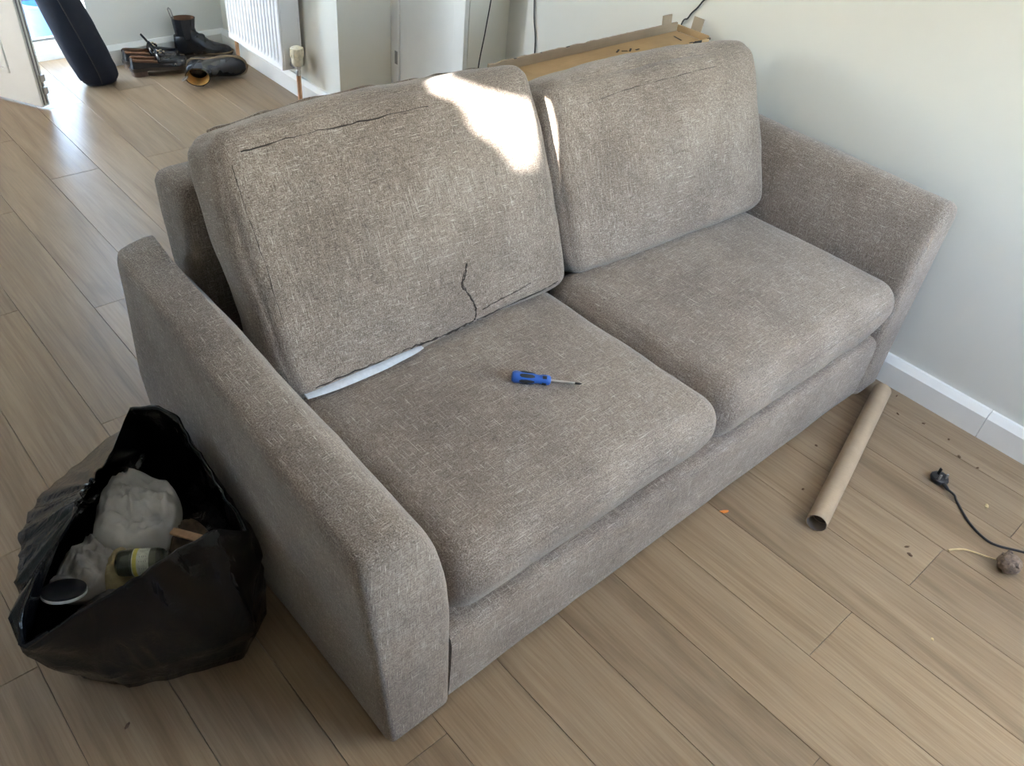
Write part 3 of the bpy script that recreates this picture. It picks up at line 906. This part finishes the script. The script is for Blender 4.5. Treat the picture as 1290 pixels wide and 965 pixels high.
def cloth(name, pts, z, h, mat, label, seed, cat='cloth'):
    """crumpled cloth: closed outline (x, y), domed and folded."""
    c = Vector((sum(p[0] for p in pts)/len(pts), sum(p[1] for p in pts)/len(pts)))
    out = [Vector((p.x, p.y)) for p in smooth_path([(a, b, 0) for a, b in pts]+[(pts[0][0], pts[0][1], 0)], 8)][:-1]
    bm = BM(); rings = []; m = 22
    for j in range(m):
        t = j/m
        rows = []
        for p in out:
            q = c+(p-c)*(1-t*.985)
            e = min(1, t*2.2)
            f1 = 1-2.6*abs(noise.noise(Vector((q.x*26+seed+q.y*9, q.y*15, seed*.7))))
            f2 = 1-2.6*abs(noise.noise(Vector((q.x*58-q.y*30, q.y*70+seed, seed))))
            zz = z+h*math.sqrt(max(0, 1-(1-e)**2))*(.66+.34*f1+.22*f2)+t*h*.18
            rows.append(Vector((q.x, q.y, zz)))
        rings.append(rows)
    base = [Vector((p.x, p.y, z-.012)) for p in rings[0]]
    loft(bm, [base]+rings)
    o = make(name, bm, mat, sharp=180)
    return tag(o, label, cat)
cloth('grey_cloth', [(.062, 1.215), (.105, 1.172), (.165, 1.175), (.205, 1.22), (.195, 1.29), (.12, 1.275)], .250, .046, M_GCLOTH, 'grey crumpled rag in the bin bag, left of the white cloth', 2.0)
cloth('white_cloth', [(.168, 1.262), (.215, 1.200), (.285, 1.182), (.345, 1.250), (.352, 1.325), (.295, 1.395), (.225, 1.365)], .268, .058, M_WCLOTH, 'crumpled white cloth on top of the rubbish in the bin bag', 5.0)
cloth('stained_paper', [(.150, 1.165), (.185, 1.150), (.222, 1.175), (.225, 1.212), (.180, 1.215)], .247, .045, M_YCLOTH, 'crumpled yellowish stained paper between jar and grey rag', 9.0, 'paper')
cloth('dark_wrapper', [(.055, 1.115), (.12, 1.09), (.21, 1.085), (.25, 1.11), (.20, 1.145), (.10, 1.15)], .245, .030, mat_simple('dark_wrapper', (.05, .05, .048), .5, var=.3), 'dark grey plastic wrapper in the front of the bin bag', 12.0, 'wrapper')
cloth('brown_rag', [(.300, 1.10), (.36, 1.12), (.365, 1.20), (.335, 1.235), (.285, 1.19)], .245, .030, mat_simple('brown_rag', (.085, .06, .042), .9, var=.4, scale=60), 'dark brown scraps under the wooden stick in the bin bag', 15.0, 'rag')
# jar
ja, jb = Vector((.186, 1.168, .302)), Vector((.268, 1.112, .306))
Wj = axis_matrix(ja, jb)
jar = bpy.data.objects.new('glass_jar', None); link(jar, None, Wj)
tag(jar, 'small greenish glass jar with a pale label lying in the bin bag', 'jar')
make('jar_body', lathe(BM(), [(.004, .003), (.021, 0), (.0245, .004), (.0255, .012), (.0255, .075), (.023, .083), (.019, .087), (.019, .094)], 26), M_GLASS, jar, Wj)
make('contents', lathe(BM(), [(.002, .005), (.021, .004), (.0225, .010), (.0225, .026), (.002, .028)], 20), M_DARKP, jar, Wj)
def wrap(r_, z0, z1, a0, a1, n=14):
    bm = BM()
    loft(bm, [[Vector((q*math.cos(a), q*math.sin(a), z)) for q, z in ((r_, z0), (r_, z1), (r_+.0006, z1), (r_+.0006, z0))] for a in [a0+(a1-a0)*i/n for i in range(n+1)]])
    return bm
make('label', wrap(.0257, .031, .062, 0, 2*PI*.97, 30), M_LABEL, jar, Wj)
make('yellow_band', wrap(.0262, .033, .040, 0, 2*PI*.97, 30), M_YLABEL, jar, Wj)
bm = BM()
for k in range(7):
    for zz in (.045, .049, .053, .057):
        a = k*.9; loft(bm, [[Vector((.0266*math.cos(a+da), .0266*math.sin(a+da), zz+dz)) for da, dz in ((0, 0), (.45, 0), (.45, .0012), (0, .0012))], [Vector((.0262*math.cos(a+da), .0262*math.sin(a+da), zz+dz)) for da, dz in ((0, 0), (.45, 0), (.45, .0012), (0, .0012))]])
make('print_lines', bm, M_SEAL, jar, Wj, smooth=False)
# lid
Wl = Matrix.Translation((.086, 1.160, .312)) @ Matrix.Rotation(R(-24), 4, Vector((.74, -.66, 0)).normalized())
lid = bpy.data.objects.new('round_lid', None); link(lid, None, Wl)
tag(lid, 'round black lid with a pale rim near the front of the bin bag', 'lid')
make('lid_top', lathe(BM(), [(.003, -.006), (.036, -.006), (.0375, -.003), (.0375, .003), (.0355, .0045), (.003, .005)], 32), M_DARKP, lid, Wl)
make('lid_rim', lathe(BM(), [(.0377, -.007), (.0386, -.006), (.0386, -.002), (.0377, -.001), (.0365, -.004)], 32, cap=False), M_RIM, lid, Wl)
sa, sb = Vector((.298, 1.180, .305)), Vector((.345, 1.098, .315))
Wk = axis_matrix(sa, sb)
tag(make('wooden_stick', add_box(BM(), -.0085, .0085, -.003, .003, 0, (sb-sa).length, 0, .0015), M_WOOD, None, Wk), 'short flat pale wooden stick poking up in the bin bag', 'stick')
Wk = axis_matrix((.343, 1.058, .345), (.368, 1.042, .347))
tag(make('wood_splinter', add_box(BM(), -.006, .004, -.0015, .0015, 0, .030, 0, .0008), M_STRAW, None, Wk), 'small pale splinter on the right flap of the bin bag', 'splinter')

# ------------------------------------------------------------------ cardboard tray behind the cushions
X0, X1 = 1.565, 2.395
tray = empty('cardboard_box', ((X0+X1)/2, 1.70, .79))
tag(tray, 'long shallow torn cardboard box lying on the sofa back behind the right cushion', 'box')
TY0, TY1, TZ0 = 1.615, 1.745, .803
Wtr = Matrix.Identity(4)
make('tray_base', box(X0, X1, TY0, TY1, TZ0, TZ0+.005, .001), M_CARD, tray, smooth=False)
def ragged(x0, x1, y, z0, z1, t, amp, seed, n=60):
    bm = BM(); rings = []
    for k in range(n+1):
        x = x0+(x1-x0)*k/n
        zz = z1+amp*noise.noise(Vector((x*28, seed, 0)))+amp*.6*noise.noise(Vector((x*90, seed, 3)))
        rings.append([Vector((x, y, z0)), Vector((x, y+t, z0)), Vector((x, y+t, zz)), Vector((x, y, zz))])
    loft(bm, rings); return bm
make('rear_panel', ragged(X0, X1, TY1, TZ0, TZ0+.032, .006, .004, 1.0), M_CARD_SHADE, tray, smooth=False)
make('front_panel', ragged(X0+.03, X1, TY0-.006, TZ0, TZ0+.020, .006, .005, 5.0), M_CARD, tray, smooth=False)
def end_panel(x, t, hh):
    return box(x, x+t, TY0, TY1, TZ0+.005, TZ0+hh, .001)
make('end_panel', end_panel(X0-.006, .006, .026), M_CARD_SHADE, tray, smooth=False)
make('end_panel', end_panel(X1, .006, .026), M_CARD, tray, smooth=False)
Wf = Matrix.Translation((X1-.055, TY1+.003, TZ0+.025)) @ Matrix.Rotation(R(-6), 4, 'X')
make('flap', box(-.022, .022, -.003, .003, 0, .036, .001), M_CARD_SHADE, tray, Wf, smooth=False)
Wf = Matrix.Translation((X1+.010, TY0+.06, TZ0+.02)) @ Matrix.Rotation(R(8), 4, 'Y')
make('flap', box(-.003, .003, -.020, .02, 0, .044, .001), M_CARD_SHADE, tray, Wf, smooth=False)
Wf = Matrix.Translation((X0+.05, TY0+.045, TZ0+.0055)) @ Matrix.Rotation(R(-5), 4, 'Y')
make('flap', box(-.05, .05, -.045, .06, 0, .004, .001), M_CARD, tray, Wf, smooth=False)
# printed dark shapes and torn edge print
for x, w, h, zz in ((1.70, .035, .010, .018), (1.76, .05, .012, .016), (1.87, .06, .014, .016), (1.95, .03, .016, .014), (1.99, .03, .010, .017), (2.06, .04, .012, .016), (2.17, .035, .018, .013), (2.25, .03, .014, .013), (2.31, .045, .018, .012)):
    make('printed_mark', box(x, x+w, TY0-.0068, TY0-.0058, TZ0+zz-h/2, TZ0+zz+h/2), M_INK, tray, smooth=False)
for i in range(26):
    x = X0+.05+i*.031+random.uniform(-.006, .006)
    make('torn_edge_fleck', box(x, x+random.uniform(.006, .022), TY0-.0055, TY0-.001, TZ0+.014, TZ0+.0185+random.uniform(0, .004)), M_INK, tray, smooth=False)
for i in range(14):
    x = X0+.10+i*.05+random.uniform(-.008, .008)
    make('torn_edge_fleck', box(x, x+random.uniform(.010, .030), TY1+.0005, TY1+.0055, TZ0+.024, TZ0+.0315), M_INK, tray, smooth=False)
for x, y, a, l in ((2.055, 1.70, .5, .030), (2.075, 1.69, -.4, .020), (2.10, 1.688, .6, .028), (2.125, 1.68, .1, .018), (2.335, 1.69, 1.35, .04)):
    make('scuff', box(-l/2, l/2, -.003, .003, 0, .0007), M_INK, tray, Matrix.Translation((x, y, TZ0+.0051)) @ Matrix.Rotation(a, 4, 'Z'), smooth=False)

# ------------------------------------------------------------------ thin cables hanging by the wall
def hang(name, pts, r_, label):
    tag(make(name, tube(BM(), smooth_path(pts, 8), r_, 6), M_CABLE), label, 'cable', 'thin cables hanging behind the sofa')
hang('hanging_cable', [(2.40, 2.748, 2.35), (2.435, 2.747, 1.4), (2.452, 2.746, .95), (2.452, 2.742, .70), (2.420, 2.735, .52), (2.385, 2.73, .34), (2.37, 2.72, .05)], .0026, 'thin black cable slanting down over the cream cupboard wall, furthest from the box flap')
hang('hanging_cable', [(2.434, 2.50, 2.3), (2.4345, 2.48, 1.3), (2.4355, 2.485, .86), (2.4355, 2.47, .66), (2.4355, 2.445, .53), (2.4355, 2.44, .2), (2.43, 2.44, .11)], .0028, 'thin black cable hanging straight down the white wall behind the box')
hang('hanging_cable', [(2.434, 1.60, 2.3), (2.4345, 1.63, 1.4), (2.4345, 1.66, 1.0), (2.4345, 1.70, .90), (2.4345, 1.735, .85), (2.432, 1.765, .75), (2.43, 1.78, .12)], .0028, 'thin black cable dropping to the raised flap of the cardboard box')

# ------------------------------------------------------------------ radiator
rad = empty('radiator', (1.98, 3.85, .0))
tag(rad, 'white ribbed panel radiator on the cream wall', 'radiator')
RX, RY0, RY1, RZ0, RZ1 = 1.912, 3.575, 4.10, .165, .76
bm = BM(); prof = []
n = 16; w = (RY1-RY0-.03)/n
ys = [(RY0, .004), (RY0+.004, 0), (RY0+.015, 0)]
for k in range(n):
    y = RY0+.015+w*k
    ys += [(y+w*.18, 0), (y+w*.30, .006), (y+w*.70, .006), (y+w*.82, 0)]
ys += [(RY1-.015, 0), (RY1-.004, 0), (RY1, .004)]
loft(bm, [[Vector((RX+d*k, y, z)) for y, d in ys]+[Vector((RX+.014, RY1, z)), Vector((RX+.014, RY0, z))] for z, k in ((RZ0, 0), (RZ0+.025, 0), (RZ0+.04, 1), (RZ1-.04, 1), (RZ1-.025, 0), (RZ1, 0))])
make('front_panel', bm, M_RAD, rad, sharp=25)
make('back_panel', box(2.008, 2.020, RY0, RY1, RZ0, RZ1, .003), M_RAD, rad, smooth=False)
make('end_cover', box(RX+.014, 2.008, RY0-.001, RY0+.004, RZ0, RZ1, .001), M_RAD, rad, smooth=False)
make('end_cover', box(RX+.014, 2.008, RY1-.004, RY1+.001, RZ0, RZ1, .001), M_RAD, rad, smooth=False)
bm = BM()
for k in range(22):
    y = RY0+.02+k*.0232
    add_box(bm, RX+.016, 2.006, y, y+.003, RZ1-.012, RZ1-.004)
add_box(bm, RX+.014, 2.008, RY0, RY0+.012, RZ1-.006, RZ1); add_box(bm, RX+.014, 2.008, RY1-.012, RY1, RZ1-.006, RZ1)
make('top_grille', bm, M_RAD, rad, smooth=False)
for y in (RY0+.10, RY1-.10): make('bracket', box(2.020, 2.0395, y-.015, y+.015, .25, .70, .002), M_STEEL, rad, smooth=False)
VX, VY = 1.962, 3.52
bm = BM(); lathe(bm, [(.006, .150), (.011, .155), (.012, .175), (.009, .180), (.012, .184), (.012, .196), (.006, .200)], 14, Matrix.Translation((VX, VY, 0)))
tube(bm, [(VX, VY, .188), (VX, VY+.03, .188), (VX, RY0+.002, .188)], [.008, .010, .011], 12)
make('valve_body', bm, M_STEEL, rad)
bm = BM(); lathe(bm, [(.012, .197), (.022, .200), (.028, .208), (.027, .225), (.029, .245), (.031, .262), (.028, .280), (.014, .287)], 20, Matrix.Translation((VX, VY, 0)))
make('valve_head', bm, M_VALVE, rad)
bm = BM()
for k in range(12):
    a = 2*PI*k/12
    add_box(bm, .026, .0325, -.0034, .0034, .240, .278, 0, .001, Matrix.Translation((VX, VY, 0)) @ Matrix.Rotation(a, 4, 'Z'))
make('valve_ribs', bm, M_VALVE, rad)
make('pipe', tube(BM(), [(VX, VY, .0), (VX, VY, .08), (VX, VY, .152)], .0105, 12), M_COPPER, rad)
make('pipe', tube(BM(), smooth_path([(1.975, 4.155, .0), (1.975, 4.155, .12), (1.975, 4.15, .175), (1.975, 4.13, .19), (1.975, RY1, .19)], 6), .0095, 12), M_COPPER, rad)

# ------------------------------------------------------------------ shoes
def place(W, pts): return [W @ Vector(p) for p in pts]
def foot_outline(L, wb, wh, n=30, toe=.55):
    """sole outline, heel at x=0, toe at x=L; y to the sides."""
    up, dn = [], []
    for i in range(n+1):
        s = i/n
        w = wh*(1-s)**.9+wb*math.sin(PI*min(1, s*1.02))**.9*(.55+.45*s)
        e = math.sqrt(max(0, 1-((s-.10)/.10)**2)) if s < .10 else 1
        f = math.sqrt(max(0, 1-((s-.80)/.20)**2)) if s > .80 else 1
        w = max(.0005, (wh if s < .3 else wh+(wb-wh)*min(1, (s-.3)/.35))*(1-.13*math.exp(-((s-.38)/.12)**2))*min(e, f))
        up.append((L*s, w+.004*math.sin(s*PI))); dn.append((L*s, -w+.004*math.sin(s*PI)))
    return up+list(reversed(dn[1:-1]))
def slab(outline, z0, z1, k0=1.0, k1=1.0, x0=None, x1=None):
    pts = [p for p in outline if (x0 is None or p[0] >= x0-1e-6) and (x1 is None or p[0] <= x1+1e-6)]
    c = Vector((sum(p[0] for p in pts)/len(pts), 0))
    bm = BM()
    loft(bm, [[Vector((c.x+(p[0]-c.x)*k, p[1]*k, z)) for p in pts] for z, k in ((z0, k0), (z0+.001, k0*1.0), (z1-.001, k1), (z1, k1))])
    return bm
def sweep(bm, st, n=26, cap0=False, cap1=True):
    """st: (x, z, tilt, a, b): ring centre, tilt of ring plane (0 = horizontal ring, 90 = faces forward), half length a in plane, half width b."""
    rings = []
    for x, z, tl, a, b in st:
        t = R(tl); ux, uz = math.cos(t), math.sin(t)
        rings.append([Vector((x+ux*a*math.cos(q), b*math.sin(q), z+uz*a*math.cos(q))) for q in [2*PI*k/n for k in range(n)]])
    loft(bm, rings, cap0, cap1)
    return bm
def chelsea_boot(W, label, inside=None):
    t = bpy.data.objects.new('ankle_boot', None); link(t, None, W)
    tag(t, label, 'boot', 'pair of black ankle boots by the back wall')
    L = .285; ol = foot_outline(L, .048, .033)
    bm = BM()
    # shaft ring from the top down, turning at the heel, then forward to the toe
    sweep(bm, [(.062, .205, 0, .058, .043), (.061, .180, 0, .055, .041), (.060, .155, 0, .052, .038), (.064, .130, 6, .053, .036), (.072, .108, 16, .060, .036),
               (.086, .088, 28, .070, .037), (.104, .070, 42, .068, .039), (.128, .058, 58, .055, .041), (.158, .050, 70, .043, .044), (.190, .044, 78, .034, .047),
               (.222, .040, 82, .028, .046), (.250, .037, 85, .023, .039), (.270, .035, 88, .017, .027), (.281, .034, 90, .009, .012)])
    # heel counter closing the gap behind the tilted rings
    sweep(bm, [(.052, .120, 0, .050, .034), (.050, .085, 0, .050, .034), (.052, .050, 0, .053, .035), (.055, .028, 0, .055, .034)], cap0=True)
    make('upper', bm, M_LEATH, t, W, sharp=180)
    bm = BM(); sweep(bm, [(.062, .2052, 0, .054, .039), (.062, .19, 0, .051, .037), (.061, .14, 0, .046, .033), (.061, .09, 0, .040, .030)], cap1=True)
    make('lining', bm, inside or M_TAN, t, W)
    make('sole', slab(ol, .018, .030, 1.02, 1.03), M_SOLE, t, W)
    make('welt', slab(ol, .030, .034, 1.045, 1.045), M_WELT, t, W)
    make('heel', slab(ol, .0, .018, .97, 1.0, None, L*.30), M_SOLE, t, W)
    for s_ in (1, -1):
        bm = BM(); rr = []
        for z, hw in ((.203, .021), (.17, .020), (.13, .016), (.108, .010)):
            yy = (.0435 if z > .19 else .0405 if z > .16 else .0375)*s_
            rr.append([Vector((.066+dx, yy*math.cos(dx*9)+s_*.0006, z)) for dx in (-hw, -hw/2, 0, hw/2, hw)]+[Vector((.066+dx, yy*math.cos(dx*9)-s_*.004, z)) for dx in (hw, 0, -hw)])
        loft(bm, rr); make('elastic_gusset', bm, M_ELAST, t, W)
    make('pull_tab', tube(BM(), smooth_path([(.012, 0, .185), (.003, 0, .215), (-.004, 0, .245), (.0, 0, .254), (.008, 0, .243), (.014, 0, .212), (.016, 0, .190)], 6), .0035, 6), M_TABG, t, W)
    return t
def loafer(W, label):
    t = bpy.data.objects.new('loafer', None); link(t, None, W)
    tag(t, label, 'shoe', 'pair of black loafers by the back wall')
    L = .275; ol = foot_outline(L, .046, .032)
    bm = BM()
    rr = []
    m = len(ol)
    for j in range(7):
        tt = j/6; ring_ = []
        for x, y in ol:
            s = x/L
            top = .068-.012*min(1, s/.3) if s < .42 else .056-.012*((s-.42)/.58)**1.2
            lean = 1.03-.16*tt**1.5 if s < .55 else 1.03-.36*tt**2
            z = .030+(top-.030)*tt
            ring_.append(Vector((x*(1-.03*tt)+.003*tt if s > .5 else x+.004*tt*(1-s*2), y*lean, z)))
        rr.append(ring_)
    loft(bm, rr, False, False)
    make('upper', bm, M_LEATH, t, W, sharp=180)
    bm = BM(); rr2 = []
    n = 14
    for i in range(n+1):                                              # vamp over the toes
        x = L*(.46+.525*i/n); s = x/L
        hw = max(.001, .040*math.sqrt(max(0, 1-((s-.46)/.55)**3)))
        zt = .070-.020*((s-.46)/.54)**1.0
        rr2.append([Vector((x, hw*math.cos(q), zt-.016+(.018)*math.sin(q))) for q in [PI*k/12 for k in range(13)]]+[Vector((x, hw*math.cos(q)*.9, zt-.022)) for q in (PI, PI/2, 0)])
    loft(bm, rr2); make('vamp', bm, M_LEATH, t, W, sharp=60)
    bm = BM(); lo = [(L*.04+p[0]*.86, p[1]*.84) for p in ol if p[0] < L*.6]
    loft(bm, [[Vector((x, y, .036)) for x, y in lo], [Vector((x, y, .040)) for x, y in lo]]); make('insole', bm, M_BROWN, t, W)
    make('lining', tube(BM(), [Vector((.006+x*.97, y*.85, .062-.03*min(1, x/L))) for x, y in [p for p in ol if p[0] < L*.5 and p[1] > 0]], .006, 6), M_BROWN, t, W)
    make('lining', tube(BM(), [Vector((.006+x*.97, y*.85, .062-.03*min(1, x/L))) for x, y in [p for p in ol if p[0] < L*.5 and p[1] <= 0]], .006, 6), M_BROWN, t, W)
    make('sole', slab(ol, .018, .030, 1.03, 1.04), M_SOLE, t, W)
    make('heel', slab(ol, .0, .019, .98, 1.0, None, L*.29), M_HEEL, t, W)
    make('strap', tube(BM(), [(L*.50, .040, .052), (L*.49, .030, .068), (L*.48, 0, .077), (L*.49, -.030, .068), (L*.50, -.040, .052)], [.006, .007, .007, .007, .006], 8), M_LEATH, t, W)
    make('bow', tube(BM(), smooth_path([(L*.50, .004, .080), (L*.44, .020, .098), (L*.40, .030, .108), (L*.46, .022, .090), (L*.50, .0, .082), (L*.58, -.016, .080), (L*.62, -.02, .073)], 6), .0045, 6), M_LEATH, t, W)
    bm = BM()
    for p in ((L*.52, -.010, .084), (L*.56, .002, .082), (L*.54, -.020, .079), (L*.60, -.008, .079)):
        blob(bm, p, (.008, .004, .004), 1, .2, 3, p[0]*50)
    make('buckle', bm, M_BRASS, t, W)
    return t
def pose(x, y, z, rz, rx=0.0, ry=0.0):
    return Matrix.Translation((x, y, z)) @ Matrix.Rotation(R(rz), 4, 'Z') @ Matrix.Rotation(R(ry), 4, 'Y') @ Matrix.Rotation(R(rx), 4, 'X')
loafer(pose(1.450, 4.252, 0, -12) @ Matrix.Diagonal((1, 1, 1.35, 1)), 'black tasselled loafer with brown lining, nearest the navy bag')
loafer(pose(1.462, 4.370, 0, -12) @ Matrix.Diagonal((1, 1, 1.35, 1)), 'black loafer half hidden between the other loafer and the standing boot')
chelsea_boot(pose(1.735, 4.368, 0, -18), 'black ankle boot standing upright against the back wall', M_BROWN)  # darker lining than its pair: shade inside the shaft put into the colour
chelsea_boot(pose(1.700, 4.150, .052, -30, 88, 0), 'black ankle boot lying on its side in front of the standing boot')

# ------------------------------------------------------------------ long navy bag leaning on the open door
nb = empty('carry_bag', (1.29, 4.22, 0))
tag(nb, 'long dark navy padded bag leaning against the open garden door', 'bag')
bm = BM(); rings = []
ctr = [(1.292, 4.225, .004), (1.288, 4.226, .02), (1.282, 4.228, .06), (1.262, 4.232, .14), (1.232, 4.238, .25), (1.200, 4.246, .36), (1.160, 4.256, .50), (1.09, 4.272, .72), (1.02, 4.286, .92), (.985, 4.292, 1.02), (.975, 4.294, 1.05)]
rad_ = [(.060, .035), (.078, .048), (.088, .056), (.095, .062), (.096, .064), (.088, .062), (.085, .060), (.08, .056), (.072, .05), (.05, .035), (.015, .01)]
P = smooth_path(ctr, 5); nR = len(P); n = 30
for i, p in enumerate(P):
    t = i/(nR-1)*(len(rad_)-1); k = min(int(t), len(rad_)-2); f = t-k
    a = rad_[k][0]*(1-f)+rad_[k+1][0]*f; b = rad_[k][1]*(1-f)+rad_[k+1][1]*f
    d = (P[min(i+1, nR-1)]-P[max(i-1, 0)]).normalized(); side = Vector((1, 0, 0)); side = (side-d*side.dot(d)*(.0 if i < 8 else 1.0)).normalized(); fw = Vector((0, 1, 0))
    row = []
    for q in range(n):
        an = 2*PI*q/n
        k2 = 1+.06*noise.noise(Vector((math.cos(an)*2, math.sin(an)*2, p.z*7)))
        corner = 1+.16*max(0, math.cos(an-.15))**6*max(0, 1-abs(p.z-.03)/.05)
        row.append(p+side*a*math.cos(an)*k2*corner+fw*b*math.sin(an)*k2)
    rings.append(row)
loft(bm, rings)
make('bag_body', bm, M_NAVY, nb, sharp=180)
make('zip_seam', tube(BM(), [rings[i][22]+Vector((0, -.001, 0)) for i in range(4, nR-4)], .0028, 6), M_GRIP, nb)
make('base_trim', tube(BM(), [rings[2][q] for q in range(n)]+[rings[2][0]], .003, 6), M_GRIP, nb)
